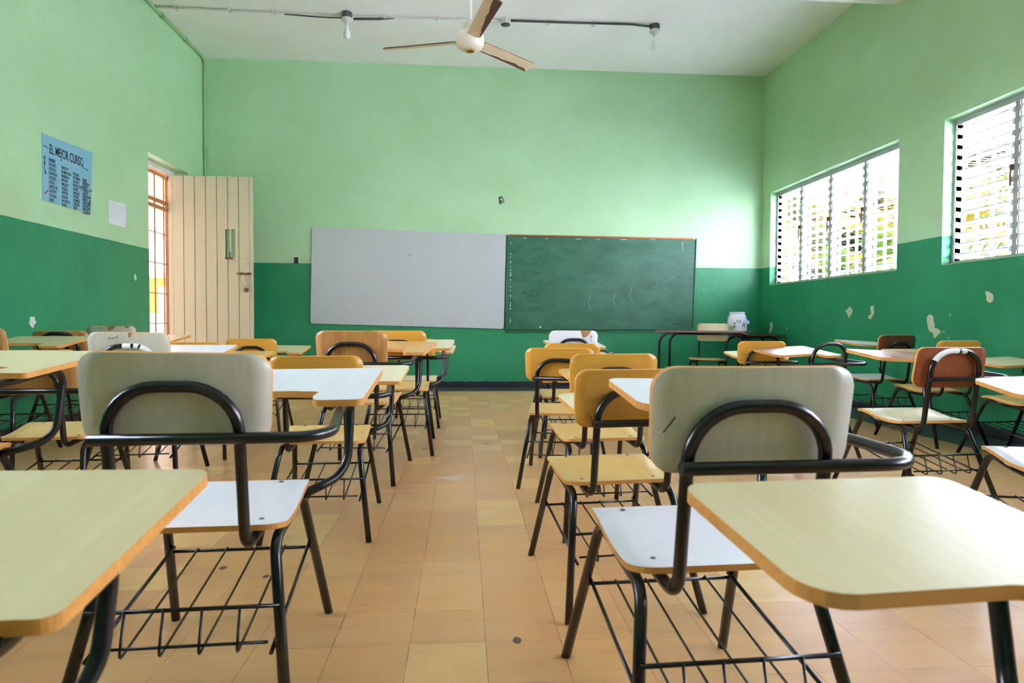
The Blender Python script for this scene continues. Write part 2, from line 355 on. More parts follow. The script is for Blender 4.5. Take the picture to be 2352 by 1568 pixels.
sb=MB(); sb.box((-2.75,LY0-.03,SZ0-.02),(-2.675,LY0,SZ0)); sb.tube([(-2.70,LY0-.006,SZ0),(-2.70,LY0-.006,SZ0+.07)],.006,6); obj('slot_latch',sb,M['rustmetal'],leaf)
lt=MB(); zz=1.395; lt.tube([(-2.625,LY0-.016,zz),(-2.455,LY0-.016,zz)],.008,8)
for xx in (-2.575,-2.49): lt.box((xx-.014,LY0-.026,zz-.014),(xx+.014,LY0,zz+.014))
obj('bolt_latch',lt,M['rustmetal'],leaf)
hs=MB(); hs.tube([(-2.55,LY0-.02,zz-.012),(-2.553,LY0-.018,zz-.07),(-2.535,LY0-.016,zz-.11),(-2.52,LY0-.018,zz-.16)],.012,6); obj('hasp_arm',hs,M['doorpaint'],leaf)
kn=MB(); kn.lathe([(.004,0),(.013,.004),(.013,.012),(.006,.018)],12,0,Matrix.Translation((-2.553,LY0,1.535))@Matrix.Rotation(PI/2,4,'X')); obj('keyhole_knob',kn,M['trimwhite'],leaf)
fr=MB(); fr.box((XL-TW,DY0,DZT-.055),(XL-TW+.05,DY1,DZT)); fr.box((XL-TW,DY1-.05,0),(XL-TW+.05,DY1,DZT-.055)); fr.box((XL-TW,DY0,0),(XL-TW+.05,DY0+.04,DZT-.055)); obj('door_frame',fr,M['trimwhite'],door)
fr=MB(); fr.box((XL-TW+.05,DY1-.045,0),(XL-TW+.075,DY1-.001,DZT-.06)); obj('hinge_post',fr,M['orange'],door)
pk=thing('padlock','brass padlock with steel shackle hanging on the door latch','padlock',(-2.513,LY0-.022,1.205))
b=MB(); b.box((-.021,-.009,-.02),(.021,.009,.02)); obj('lock_body',b,M['brass'],pk)
b=MB(); b.tube([(-.014,0,.018),(-.014,0,.05),(.014,0,.05),(.014,0,.018)],.0035,8,0,.013); obj('shackle',b,M['steel'],pk)
gt=thing('barred_gate','brown barred iron gate outside the open door','gate',(XL-TW-.03,7.0,0))
b=MB(); 
for z in (.06,2.13,2.20,2.50): b.box((-.015,.02,z-.022),(.015,.95,z+.022))
b.box((-.015,.0,.02),(.015,.035,2.53)); b.box((-.015,.93,.02),(.015,.965,2.53)); obj('gate_frame',b,M['gate'],gt)
for k in range(4):
    b=MB(); b.tube([(0,.19+.225*k,.06),(0,.19+.225*k,2.5)],.009,8); obj('gate_bar',b,M['gate'],gt)
for k in range(6):
    b=MB(); z=.13+.342*k; b.tube([(0,.03,z),(0,.94,z)],.007,8); obj('cross_bar',b,M['gate'],gt)
# ---------------------------------------------------------------- boards
def slab(name, mats, pts, y0, y1, r, label, cat, frame=None):
    poly=fil2(pts,r); R=Matrix.Translation((0,y0,0))@Matrix.Rotation(PI/2,4,'X')
    mb=MB(); n=len(poly); vs=[(x,y0,z) for x,z in poly]+[(x,y1,z) for x,z in poly]
    mb.add(vs,[tuple(range(n))],0); mb.add(vs,[tuple(range(2*n-1,n-1,-1))]+[(i,n+i,n+(i+1)%n,(i+1)%n) for i in range(n)],1)
    return tag(obj(name,mb,mats),label,cat)
wb=slab('whiteboard',[M['wb'],M['wbframe']],[(-1.936,.819),(.517,.762),(.54,1.981),(-1.907,2.032)],YB-.024,YB-.002,.03,'blank whiteboard on the back wall left of the chalkboard','whiteboard')
for l in [[(-.70,1.70),(-.685,1.693),(-.675,1.688)],[(-.97,.80),(-.97,.785)],[(-.80,.795),(-.80,.78)],[(-.65,.79),(-.648,.776)]]:
    mb=MB(); strokes(mb,[l],.004,lambda x,z:(x,YB-.0225,z)); obj('marker_dot',mb,M['ink'],wb)
cbp=[(.535,.752),(3.02,.762),(3.045,1.958),(.56,1.972)]
cb=slab('chalkboard',[M['cb'],M['cbframe']],cbp,YB-.02,YB-.002,.05,'green chalkboard with worn orange top edge right of the whiteboard','chalkboard')
mb=MB(); f=lambda x,z:(x,YB-.022,z)
fb2=[Vector((x,YB-.024,z)) for x,z in cbp]; mb.tube(fillet([fb2[0],fb2[1],fb2[2]],[0,.05,0]),.009,6); mb.tube([fb2[0],fb2[3]],.009,6); mb.tube([fb2[0]+Vector((0,0,-.03)),fb2[1]+Vector((0,0,-.03))],.006,6); obj('board_frame',mb,M['cbframe'],cb)
mb=MB(); mb.tube([(.58,YB-.024,1.968),(3.0,YB-.024,1.955)],.012,6); obj('top_rail',mb,M['orangewood'],cb)
def pchip(p,q,r):
    mb=MB(); mb.tube([p,q],r,5); obj('paint_chip',mb,M['chipwhite'],cb)
for k in range(26):
    z=.80+k*.042+random.uniform(-.01,.01)
    if random.random()<.6: pchip((.60,YB-.021,z),(.602,YB-.021,z+random.uniform(.01,.03)),.005)
    if random.random()<.5: pchip((3.0+.02*(z-.8),YB-.021,z),(3.0+.02*(z-.8),YB-.021,z+random.uniform(.005,.02)),.004)
pchip((2.86,YB-.021,1.92),(2.865,YB-.021,1.80),.003); pchip((.98,YB-.021,.79),(1.0,YB-.021,.785),.012)
for k in range(6):
    x=.75+k*.33+random.uniform(-.05,.05); pchip((x,YB-.021,1.935+random.uniform(-.01,.01)),(x+random.uniform(.02,.09),YB-.021,1.935),.003)

mb=MB()
random.seed(3)
def scribble(cx,cz,n,w,h):
    x=cx
    for k in range(n):
        a=[(x,cz+random.uniform(-h,h))]
        for q in range(3): x+=w*random.uniform(.2,.5); a.append((x,cz+random.uniform(-h,h)))
        strokes(mb,[a],.0022,lambda u,v:(u,YB-.0205,v)); x+=w*.3
for cx,cz,n,w,h in [(1.06,1.47,3,.03,.015),(1.1,1.41,2,.05,.02),(.62,1.38,4,.03,.015),(.85,1.33,2,.02,.012),(.86,1.27,3,.02,.012),(.84,1.19,2,.03,.006),(.97,1.06,5,.035,.025),(.85,1.02,2,.06,.03),(1.68,1.39,2,.02,.01),(2.45,1.37,2,.03,.03),(2.62,1.43,2,.02,.012),(2.78,1.46,2,.02,.02),(2.74,.83,5,.02,.012),(2.85,.79,3,.015,.01),(1.15,.92,2,.02,.01)]: scribble(cx,cz,n,w,h)
mb.add([(.75,YB-.0205,1.235),(.785,YB-.0205,1.24),(.772,YB-.0205,1.205)],[(0,1,2)])
obj('pen_scribble',mb,M['ink'],cb)
mb=MB()
for cx,cz in [(1.65,1.1),(1.98,1.15),(2.2,1.2)]:
    strokes(mb,[[(cx,cz+.12),(cx-.03,cz),(cx+.01,cz-.1)]],.0008,lambda u,v:(u,YB-.0205,v))
obj('chalk_trace',mb,M['flakewhite'],cb)
b=MB(); b.box((-.024,-.012,-.04),(.024,0,.04)); b.box((-.02,-.014,-.036),(.02,-.012,.036)); tag(obj('switch_plate',b,M['black'],None,(-2.111,YB,1.611)),'small black plate on the back wall between door and whiteboard','plate')
# ---------------------------------------------------------------- posters
def text_mesh(s, size, loc, rot, xs=1, thick=0):
    cu=bpy.data.curves.new('lettering','FONT'); cu.body=s; cu.size=size; cu.extrude=0; cu.offset=thick
    o=bpy.data.objects.new('lettering',cu); C.objects.link(o); dg=bpy.context.evaluated_depsgraph_get(); dg.update()
    me=bpy.data.meshes.new_from_object(o.evaluated_get(dg)); C.objects.unlink(o); bpy.data.objects.remove(o); bpy.data.curves.remove(cu)
    me.transform(Matrix.Translation(loc)@rot@Matrix.Diagonal((xs,1,1,1))); return me
def join_text(name, items, mat, parent):
    bm=bmesh.new()
    for it in items:
        me=text_mesh(*it); bm.from_mesh(me); bpy.data.meshes.remove(me)
    me=bpy.data.meshes.new(name); bm.to_mesh(me); bm.free(); return link(name,me,mat,parent)
LR=Matrix.Rotation(PI/2,4,'Z')@Matrix.Rotation(PI/2,4,'X')   # letters read along +Y, face +X
b=MB(); pp=[(5.30,1.765),(5.951,1.767),(5.984,2.303),(5.301,2.277)]
b.add([(XL+.004,y,z) for y,z in pp]+[(XL,y,z) for y,z in pp],[(0,1,2,3),(7,6,5,4),(0,4,5,1),(1,5,6,2),(2,6,7,3),(3,7,4,0)])
po=tag(obj('name_poster',b,M['bluepaper']),'light blue handwritten poster of names on the left wall','poster')
PX=XL+.006
join_text('title_lettering',[('EL MEJOR CURSO',.105,(PX,5.385,2.145),LR,.56,.0012)],M['ink'],po)
cols=[['RAISSEL','DALVIN','ALEXXA','RAYBELIS','AYSELIS','LESLIE','JAROLYN','LENDYY','DAYLIN','LEIDY'],['KENDYY','ENMANUEL','MAIBELIS','BRYAN','MILEIDY','ANGEL','ANYELI','JOHAN','JHOENDY','JHON'],['STEILIN','ROYMER','ASHLEY','FRANCHERY','LEURY','ABIGAIL','YUNIEL','ROMEISI','YEIKOR','JOSÉ'],['SAMIL','BREINNY','KENDY','NASHLA','LAUYA','ABRAHAM','EMELY','ANALEIDY','JUNIOR','MIGUEL','LAURENT']]
it=[]
for c,(cy,cz,nm) in enumerate(zip((5.375,5.535,5.69,5.825),(2.085,2.06,2.045,2.025),cols)):
    st=.0365 if c==0 else .0355 if c<3 else .0315
    st=(.0345,.033,.031,.0275)[c]
    for k,s in enumerate(nm): it.append((s,.0345,(PX,cy,cz-k*st),LR,.74,.0006))
join_text('name_lettering',it,M['ink'],po)
b=MB(); strokes(b,[[(5.315,2.19),(5.325,2.18),(5.335,2.19),(5.345,2.178),(5.36,2.185),(5.372,2.175)],[(5.83,2.145),(5.845,2.135),(5.86,2.142),(5.875,2.13),(5.89,2.138),(5.905,2.126),(5.92,2.132)],[(5.325,2.10),(5.328,2.06),(5.322,2.03),(5.33,1.995),(5.336,1.97)],[(5.935,1.87),(5.925,1.85),(5.93,1.82),(5.925,1.80)]],.0025,lambda y,z:(PX-.001,y,z))
for y,z in [(5.325,2.10),(5.325,2.055),(5.334,1.985),(5.936,1.872),(5.922,1.85),(5.924,1.80)]: b.lathe([(.009,-.001),(.009,.001)],10,0,Matrix.Translation((PX,y,z))@Matrix.Rotation(PI/2,4,'Y'))
obj('poster_doodle',b,M['ink'],po)
for y,z in [(5.352,1.842),(5.33,1.825),(5.938,1.965),(5.955,1.962)]:
    b=MB(); b.lathe([(.008,-.001),(.008,.001)],10,0,Matrix.Translation((PX,y,z))@Matrix.Rotation(PI/2,4,'Y')); obj('red_dot',b,M['inkred'],po)
b=MB(); pp=[(6.245,1.736),(6.535,1.730),(6.541,1.952),(6.247,1.942)]
b.add([(XL+.003,y,z) for y,z in pp]+[(XL,y,z) for y,z in pp],[(0,1,2,3),(7,6,5,4),(0,4,5,1),(1,5,6,2),(2,6,7,3),(3,7,4,0)])
pa=tag(obj('printed_sheet',b,M['paper']),'small white printed timetable sheet taped beside the doorway','sheet')
b=MB()
for k in range(3): b.box((XL+.003,6.255,1.925-k*.012),(XL+.0035,6.53,1.9262-k*.012))
for r in range(8):
    for c in range(7):
        y=6.265+c*.037; z=1.885-r*.019; b.box((XL+.003,y,z),(XL+.0035,y+random.uniform(.008,.02),z+.003))
obj('printed_line',b,plain('grey_print',(130,132,140),.7),pa)
# ---------------------------------------------------------------- ceiling fan, lamps, conduits
fan=thing('ceiling_fan','cream three-blade ceiling fan with peeling blades','ceiling fan',(.043,5.1,3.0))
b=MB(); b.tube([(0,0,.1),(0,0,ZC-3.0-.03)],.013,12); obj('downrod',b,M['fan'],fan)
b=MB(); b.lathe([(.06,ZC-3.0),(.06,ZC-3.0-.02),(.03,ZC-3.0-.06),(.014,ZC-3.0-.065)],20); obj('ceiling_canopy',b,M['fan'],fan)
b=MB(); b.lathe([(.02,.16),(.045,.14),(.05,.07),(.09,.062),(.106,.04),(.109,.01),(.106,-.02),(.09,-.05),(.06,-.068),(.035,-.07)],32); hub=obj('motor_housing',b,M['fan'],fan)
b=MB(); b.lathe([(.034,-.069),(.036,-.074),(.024,-.08),(.01,-.074)],20); obj('hub_cap',b,M['brass'],hub)
for a in (283,43,163):
    R=Matrix.Rotation(math.radians(a),4,'Z')@Matrix.Translation((.09,0,.0))@Matrix.Rotation(math.radians(-14),4,'X')
    out=fil2([(.02,-.052),(.62,-.062),(.625,.058),(.02,.05)],[.012,.03,.05,.012])
    b=MB(); b.prism(out,.006,R@Matrix.Translation((0,0,.004)),0,1); bl=obj('fan_blade',b,[M['blade'],M['bladebrown']],fan)
    up=[(.605,.05),(.56,.03),(.5,.034),(.44,.022),(.36,.03),(.3,.036),(.22,.034),(.14,.042),(.06,.045),(.05,.0505),(.6,.0575)]
    if a==283: up=[(.62,.0),(.58,-.005),(.5,-.0),(.42,.012),(.34,.008),(.26,.02),(.16,.026),(.1,.036),(.05,.042),(.05,.0505),(.6,.0575)]
    b=MB(); b.prism(rough_poly(up[::-1],2,.002),.002,R@Matrix.Translation((0,0,-.0015)),0,0); obj('bare_wood_strip',b,M['bladebrown'],bl)
    b=MB(); b.box((-.02,-.02,-.004),(.05,.02,.004),0,R); obj('blade_bracket',b,M['fan'],bl)
cp=[(-3.2,7.13),(-2.6,7.14),(-1.9,7.15),(-1.25,7.165),(-.5,7.15),(.409,7.13)]
cd=thing('ceiling_conduit','thin white and bare grey conduit run across the ceiling between bulbs','conduit',(0,0,0))
b=MB(); b.tube([(x,y,ZC-.012) for x,y in cp],.011,8); obj('painted_pipe',b,M['conduit'],cd)
for p,r in (([(.48,7.125,ZC-.014),(1.1,7.105,ZC-.02),(1.8,7.1,ZC-.014),(2.02,7.1,ZC-.03)],.012),([(-1.9,7.165,ZC-.02),(-1.5,7.18,ZC-.03),(-1.28,7.18,ZC-.03)],.007),([(-1.18,7.18,ZC-.035),(-.9,7.17,ZC-.03),(-.75,7.16,ZC-.016)],.012)):
    b=MB(); b.tube(p,r,8); obj('bare_pipe',b,M['conduitd'],cd)
for x in (-3.0,-2.45,-2.0,-.85,-.3,.2,.9,1.4):
    b=MB(); b.box((x-.012,7.105,ZC-.028),(x+.012,7.175,ZC)); obj('pipe_clip',b,M['conduit'],cd)
jb=thing('ceiling_junction_box','octagonal ceiling junction box painted white behind the fan','junction box',(.44,7.125,ZC))
b=MB(); b.lathe([(.058,0),(.06,-.055),(.05,-.058)],8,0,None,False); obj('box_body',b,M['conduit'],jb)
b=MB(); b.lathe([(.05,-.058),(.05,-.064),(.01,-.065)],8,0,None,False); obj('cover_plate',b,M['conduitd'],jb)
for x,lab in ((-1.24,'bare white bulb in a ceiling socket on the left of the fan'),(2.075,'bare white bulb in a ceiling socket on the right of the fan')):
    t=thing('ceiling_bulb',lab,'light bulb',(x,7.12,ZC))
    b=MB(); b.lathe([(.055,0),(.055,-.05),(.048,-.055)],8,0,None,False); obj('mounting_box',b,M['conduitd'],t)
    b=MB(); b.lathe([(.045,-.05),(.06,-.075),(.056,-.085),(.03,-.095),(.02,-.12),(.016,-.13)],18); obj('bulb_socket',b,M['conduit'],t)
    b=MB(); b.lathe([(.013,-.12),(.016,-.15),(.026,-.19),(.034,-.215),(.036,-.235),(.03,-.258),(.016,-.272),(.003,-.276)],18); obj('glass_bulb',b,M['bulb'],t)
cc=thing('corner_conduit','pale green conduit running down the corner of left and back walls','conduit',(0,0,0))
b=MB(); b.tube([(XL+.02,YF+.1,ZC-.022),(XL+.02,YB-.03,ZC-.022),(XL+.02,YB-.03,.1)],.015,8,0,.09); obj('conduit_pipe',b,M['greenlight'],cc)
for y in (7.3,7.9):
    b=MB(); b.box((XL,y-.012,ZC-.042),(XL+.04,y+.012,ZC)); obj('pipe_clip',b,M['greenlight'],cc)
for z in (1.0,2.0,3.0):
    b=MB(); b.box((XL,YB-.05,z-.012),(XL+.04,YB,z+.012)); obj('pipe_clip',b,M['greenlight'],cc)
b=MB(); sm=[(-.17,3.53),(-.13,3.57),(-.06,3.6),(.04,3.65),(-.01,3.56),(-.04,3.46),(-.09,3.51)]; sm=rough_poly(sm,3,.006); b.add([(x,y,.0015) for x,y in sm],[tuple(range(len(sm)))]); obj('plaster_smear',b,M['floorsmear'],floor)
# ---------------------------------------------------------------- teacher's furniture
def table(name,label,x,y,rz,w,d,h,topmat,edgemat,inset):
    t=thing(name,label,'table',(x,y,0),rz)
    b=MB(); b.prism(fil2([(-w/2,-d/2),(w/2,-d/2),(w/2,d/2),(-w/2,d/2)],.02),.02,Matrix.Translation((0,0,h)),0,1); obj('tabletop',b,[topmat,edgemat],t)
    lx=w/2-.05
    for sy in (-1,1):
        yy=sy*(d/2-inset); z=h-.034
        for sx in (-1,1):
            b=MB(); b.tube([(0,yy,z),(sx*lx,yy,z),(sx*lx,yy,0)],.0135,10,0,.13); obj('leg',b,M['tube'],t)
    b=MB(); 
    for sx in (-1,1): b.tube([(sx*(lx-.16),-d/2+inset,h-.036),(sx*(lx-.16),d/2-inset,h-.036)],.011,8)
    obj('frame_rail',b,M['tube'],t); return t
table('teacher_table','worn wooden teacher table on black tube legs in front of the chalkboard',2.807,7.476,-.606,1.041,.556,.76,M['pinkbrown'],M['brown'],.07)
table('side_table','low dark-topped table in the back right corner under the water jug',3.60,7.93,0,.62,.50,.712,M['brown'],M['brown'],.06)
jg=thing('water_jug','white plastic water crock with blue tap on the corner table','water jug',(3.39,7.91,.712),0)
b=MB(); b.lathe([(.1,0),(.112,.012),(.115,.06),(.116,.16),(.112,.20),(.1,.235),(.087,.25),(.087,.256),(.092,.258),(.092,.276),(.08,.277)],32); body=obj('jug_body',b,M['jug'],jg)
tp=Matrix.Rotation(math.radians(-62),4,'Z')
b=MB(); b.tube([tuple(tp@Vector(p)) for p in ((.11,0,.165),(.145,0,.165),(.165,0,.165),(.165,0,.13))],.012,10,0,.008); tap=obj('tap',b,M['jug'],jg)
b=MB(); b.tube([tuple(tp@Vector(p)) for p in ((.165,0,.172),(.162,0,.19),(.13,0,.215))],[.011,.009,.006],10); obj('tap_lever',b,M['blue'],tap)
me=text_mesh('2   A',.085,(0,0,0),Matrix.Identity(4)); 
def wrap(me,a0,z0,r):
    for v in me.vertices:
        a=a0+v.co.x/r; v.co=Vector((r*math.cos(a),r*math.sin(a),z0+v.co.y))
wrap(me,math.radians(-140),.09,.1175); link('jug_lettering',me,M['ink'],body)
me=text_mesh('DA',.045,(0,0,0),Matrix.Identity(4)); wrap(me,math.radians(-118),.145,.1175); link('jug_lettering',me,M['ink'],body)
tc=thing('teacher_chair','plain beige plywood chair tucked behind the teacher table','chair',(2.90,7.60,0),-.606+PI)
def chair_board(b, hwt, hwb, z0, z1, y0, lean, curv, t, rt=.04, rb=.035, N=10):
    rows=[]; n=14
    for i in range(n+1):
        f=i/n; z=z0+(z1-z0)*(.5-.5*math.cos(PI*f)); w=hwb+(hwt-hwb)*(z-z0)/(z1-z0)
        dt=z1-z; db=z-z0
        if dt<rt: w-=rt-math.sqrt(max(0,rt*rt-(rt-dt)**2))
        if db<rb: w-=rb-math.sqrt(max(0,rb*rb-(rb-db)**2))
        rows.append((z,w))
    S=lambda x,z:(Vector((x,y0-lean*(z-z0)+curv*(x/hwt)**2,z)),Vector((0,-1,-lean)).normalized())
    b.board(rows,N,S,t)
def seat_z(y, tab):
    for (a,za),(c,zc) in zip(tab,tab[1:]):
        if y<=c or c==tab[-1][0]:
            f=(y-a)/(c-a); return za+(zc-za)*f
SEAT=[(-.165,.398),(-.13,.394),(-.09,.392),(-.04,.394),(0,.399),(.05,.409),(.09,.417),(.125,.421),(.15,.418),(.178,.408)]
def seat_board(b, hw, tab=SEAT, r=.05, t=.012, N=8):
    y0,y1=tab[0][0],tab[-1][0]; rows=[]; n=22
    for i in range(n+1):
        y=y0+(y1-y0)*(.5-.5*math.cos(PI*i/n)); w=hw
        for dd in (y-y0,y1-y):
            if dd<r: w-=r-math.sqrt(max(0,r*r-(r-dd)**2))
        rows.append((y,w))
    def S(x,y):
        e=.004; dz=(seat_z(min(y+e,y1),tab)-seat_z(max(y-e,y0),tab))/(2*e)
        return Vector((x,y,seat_z(y,tab)-t/2)),Vector((0,-dz,1)).normalized()
    b.board(rows,N,S,t)
b=MB(); seat_board(b,.185); o=obj('seat',b,[M['cream'],M['edge']],tc); o.location=(0,0,.022)
b=MB(); chair_board(b,.19,.185,.63,.845,-.245,.12,.02,.012); obj('backrest',b,[M['cream'],M['edge']],tc)
for sx in (-1,1):
    b=MB(); b.tube([(sx*.165,.0,.393),(sx*.165,-.24,.385),(sx*.165,-.262,.80)],.011,10,0,.05); obj('back_upright',b,M['tube'],tc)
    b=MB(); b.tube([(sx*.15,0,.385),(sx*.165,.13,.402),(sx*.2,.27,0)],.0115,10,0,.05); obj('leg',b,M['tube'],tc)
    b=MB(); b.tube([(sx*.15,0,.385),(sx*.165,-.15,.378),(sx*.2,-.30,0)],.0115,10,0,.05); obj('leg',b,M['tube'],tc)
# ---------------------------------------------------------------- tablet arm chairs
def tmpl(fn):
    b=MB(); fn(b); return b
T={}
def me_once(key, fn, name):
    if key not in T:
        b=MB(); fn(b); T[key]=b.mesh(name)
    return T[key]
def put(name, key, fn, mats, parent, loc=None, rot=None):
    me=me_once(key,fn,name); new=len(me.materials)==0
    if new:
        for m in mats: me.materials.append(m)
    o=bpy.data.objects.new(name,me); C.objects.link(o); o.parent=parent
    for s,m in zip(o.material_slots,mats): s.link='OBJECT'; s.material=m
    if loc: o.location=loc
    if rot: o.rotation_euler=rot
    return o
ZT0,ZT1,YT0,YT1=.634,.680,.003,.425
SL=(ZT1-ZT0)/(YT1-YT0)
TABP=fil2([(-.076,.425),(-.076,.112),(.148,.112),(.216,.098),(.208,.05),(.216,.003),(.331,.003),(.352,.425)],[.035,.05,.10,.008,.05,.022,.02,.03])
PIV=(.28,.20)
def f_tab(b): b.prism([(x-PIV[0],y-PIV[1]) for x,y in TABP],.017,None,0,1)
def f_seat(b): seat_board(b,.184)
def f_bolt(b): b.lathe([(.006,0),(.0055,.002),(.002,.003)],10)
BW={'s':1.055,'b':1.0}
def f_back(k):
    w=BW[k[0]]
    def f(b):
        if k[1]=='n': chair_board(b,.181*w,.175*w,.586,.766,-.238,.14,.018,.012)
        else: chair_board(b,.172,.182,.562,.745,-.236,.14,.02,.012,.03,.045)
    return f
def f_arch(hi):
    z=.701+(.028 if hi else 0); ln=.135
    pts=[Vector(p) for p in ((.122,.03,.381),(.122,-.222,.366),(.122,-.225-ln*(z-.366),z),(-.122,-.225-ln*(z-.366),z),(-.122,-.222,.366),(-.122,.03,.381))]
    return lambda b: b.tube(fillet(pts,[0,.05,.095,.095,.05,0],8),.0115,12)
def f_legf(sx): return lambda b: b.tube([(sx*.165,-.02,.3735),(sx*.165,.125,.397),(sx*.206,.302,0)],.0118,12,0,[0,.06,0])
def f_legr(sx): return lambda b: b.tube([(sx*.165,-.02,.3735),(sx*.165,-.158,.361),(sx*.219,-.296,0)],.0118,12,0,[0,.06,0])
def f_basket(b):
    b.tube([(-.184,.195,.226),(.184,.195,.226)],.0045,8); b.tube([(-.186,-.215,.246),(.186,-.215,.246)],.0045,8)
    b.tube([(-.165,-.225,.176),(.165,-.225,.176)],.0035,8)
    for sx in (-1,1): b.tube([(sx*.17,.20,.236),(sx*.175,-.24,.160)],.0045,8)
def f_wire(b): b.tube([(0,.197,.231),(0,-.245,.163),(0,-.220,.25)],.003,6,0,.008)
def arm_mesh(dz):
    # bar behind the back, bend, run under the tablet, bend down and back to the seat
    k=SL; z0=ZT0-.0285+dz; zf=lambda y:z0+k*(y-YT0)
    pts=[Vector(p) for p in ((-.143,-.281,.602),(.300,-.281,.602),(.277,.02,zf(.02)),(.276,.262,zf(.262)),(.268,.222,.415),(.172,.115,.388))]
    b=MB(); b.tube(fillet(pts,[0,.075,.10,.05,.085,0],8),.0115,12); return b
CH=[
# key, x, y, yaw, scale, dz, roll, backroll, seat, back, tablet, back kind, label
('A',-.586,1.600,.050,1.026,.007,.011,-.017,'white','grey','white','bn','pale grey-backed desk chair nearest the camera, left of the aisle'),
('F',.485,1.331,.049,1.013,.005,-.012,0,'white','grey','white','bn','pale grey-backed desk chair nearest the camera, right of the aisle'),
('A2',-.575,2.792,.035,.934,.003,0,.003,'yellow_seat','yellow','pale','sn','yellow desk chair half hidden behind the white tablet, left of the aisle'),
('L1',-1.69,2.12,-.048,1.06,.012,0,0,'yellow_seat','cream','cream','bn','desk chair cut by the left frame edge with its cream tablet over the seat behind'),
('L2',-1.701,2.885,.09,.955,0,0,.01,'yellow_seat','tan','cream','sn','tan-backed desk chair by the left frame edge behind the cream tablet'),
('L3',-1.667,3.590,.114,1.031,.003,0,-.004,'white','grey','white','bn','grey-white desk chair with white flakes on its black arch'),
('L4',-2.81,5.02,.04,1.035,0,0,0,'cream','tan','cream','bt','tan desk chair against the left wall below the plaster patch'),
('L5',-2.85,4.20,.14,1.07,.01,0,0,'cream','tan','cream','bt','tan desk chair at the left frame edge with olive-cream tablet by the wall'),
('L6',-2.854,5.781,.03,1.049,.004,0,0,'white','grey','pale','bn','grey desk chair with large peeled chips beside the doorway'),
('L7',-1.655,4.36,0,.935,0,0,0,'yellow_seat','yellow','yellow_seat','sn','yellow desk chair directly behind the white tablet with pen scrawl'),
('L8',-1.561,5.126,.074,.937,.011,-.008,0,'yellow_seat','yellow','cream','sn','yellow desk chair standing before the open cream door'),
('C',-.563,3.712,-.079,1.043,.015,-.01,0,'oaktop','oak','oaktop','bn','oak-grained desk chair with a knot in its backrest'),
('D',-.425,4.450,.01,1.032,.015,.009,0,'yellow_seat','yellow','pale','bn','yellow desk chair just ahead of the oak-grained one'),
('E',-.398,5.497,-.008,.93,.007,0,0,'cream','yellow','pale','sn','front yellow desk chair of the row left of the aisle'),
('K',.783,5.038,.106,1.03,.003,.01,-.004,'cream','white','white','bn','white-backed desk chair with a bare brown patch, front of its row'),
('J',.688,4.319,-.016,.936,0,0,-.008,'yellow_seat','yellow','cream','sn','yellow desk chair right behind the white-backed one'),
('I',.533,3.530,-.197,.937,0,0,0,'yellow_seat','yellow','cream','sn','yellow desk chair turned slightly toward the window, right edge of the aisle'),
('H',.571,2.779,.103,.948,-.013,.032,0,'yellow_seat','yellow','yellow_seat','sn','yellow desk chair two places ahead of the near right grey-backed chair'),
('G',.469,2.094,.11,.933,-.03,.101,0,'yellow_seat','yellow','pale','sn','yellow desk chair directly ahead of the near right grey-backed chair'),
('M',2.194,4.877,-.049,.938,-.012,.03,0,'cream','yellow','pale','sn','yellow desk chair behind the worn red-brown tablet near the teacher table'),
('N',2.202,4.132,.183,.995,.008,.044,0,'redbrown',None,'redbrown','bt','desk chair missing its backrest, with a red-brown tablet'),
('O',3.488,5.324,.15,.991,.018,-.046,0,'white','brown','white','bn','dark brown-backed desk chair with white tablet by the right wall'),
('P',2.202,3.062,.064,1.0,.017,-.043,0,'cream','rust','pinkbrown','bt','orange-brown desk chair with white paint on its arch'),
('Q',3.388,4.52,.144,.961,0,0,0,'yellow_seat','yellow','cream','sn','yellow desk chair beside the right wall behind the orange-brown one'),
('R',3.50,3.83,.124,.943,-.014,.036,0,'yellow_seat','yellow','cream','sn','desk chair with yellow seat against the wall at the right frame edge'),
('S',1.988,2.010,-.212,.998,-.02,.064,0,'white','grey','white','bn','desk chair with bright white seat and tablet cut by the right frame edge'),
('V',.408,.477,.094,.962,-.03,-.007,0,'white','grey','cream','bn','desk chair whose big cream tablet fills the lower right foreground'),
('L0',-.682,.578,.081,.964,-.03,-.021,0,'white','grey','cream','bn','desk chair whose olive-cream tablet fills the lower left foreground'),
]
ROOT={}
for key,x,y,yaw,k,dz,roll,br,sm,bm_,tm,bk,lab in CH:
    r=thing('desk_chair',lab,'chair',(x,y,0),yaw,'tablet-arm desk chairs',k); ROOT[key]=r
    s=put('seat','seat',f_seat,[M[sm],M['edge']],r)
    for sx in (-1,1):
        put('bolt','bolt',f_bolt,[M['bolt']],s,(sx*.118,.118,.4205)); put('bolt','bolt',f_bolt,[M['bolt']],s,(sx*.125,-.105,.3925))
    if bm_:
        put('backrest','back'+bk,f_back(bk),[M[bm_],M['edge']],r,None,(0,-br,0) if br else None).location=(.676*br if br else 0,0,0)
    hi=bk[1]=='t'
    put('back_frame','arch%d'%hi,f_arch(hi),[M['tube']],r)
    a=arm_mesh(dz); obj('arm_tube',a,M['tube'],r)
    tb=put('writing_tablet','tab',f_tab,[M[tm],M['edge']],r,(PIV[0],PIV[1],ZT0+SL*(PIV[1]-YT0)+dz),(math.atan(SL),-roll,0))
    for sx in (-1,1):
        put('leg','lf%d'%sx,f_legf(sx),[M['tube']],r); put('leg','lr%d'%sx,f_legr(sx),[M['tube']],r)
    bs=put('book_basket','basket',f_basket,[M['tube']],r)
    for wx in (-.11,-.037,.037,.11): put('basket_wire','wire',f_wire,[M['tube']],bs,(wx,0,0))
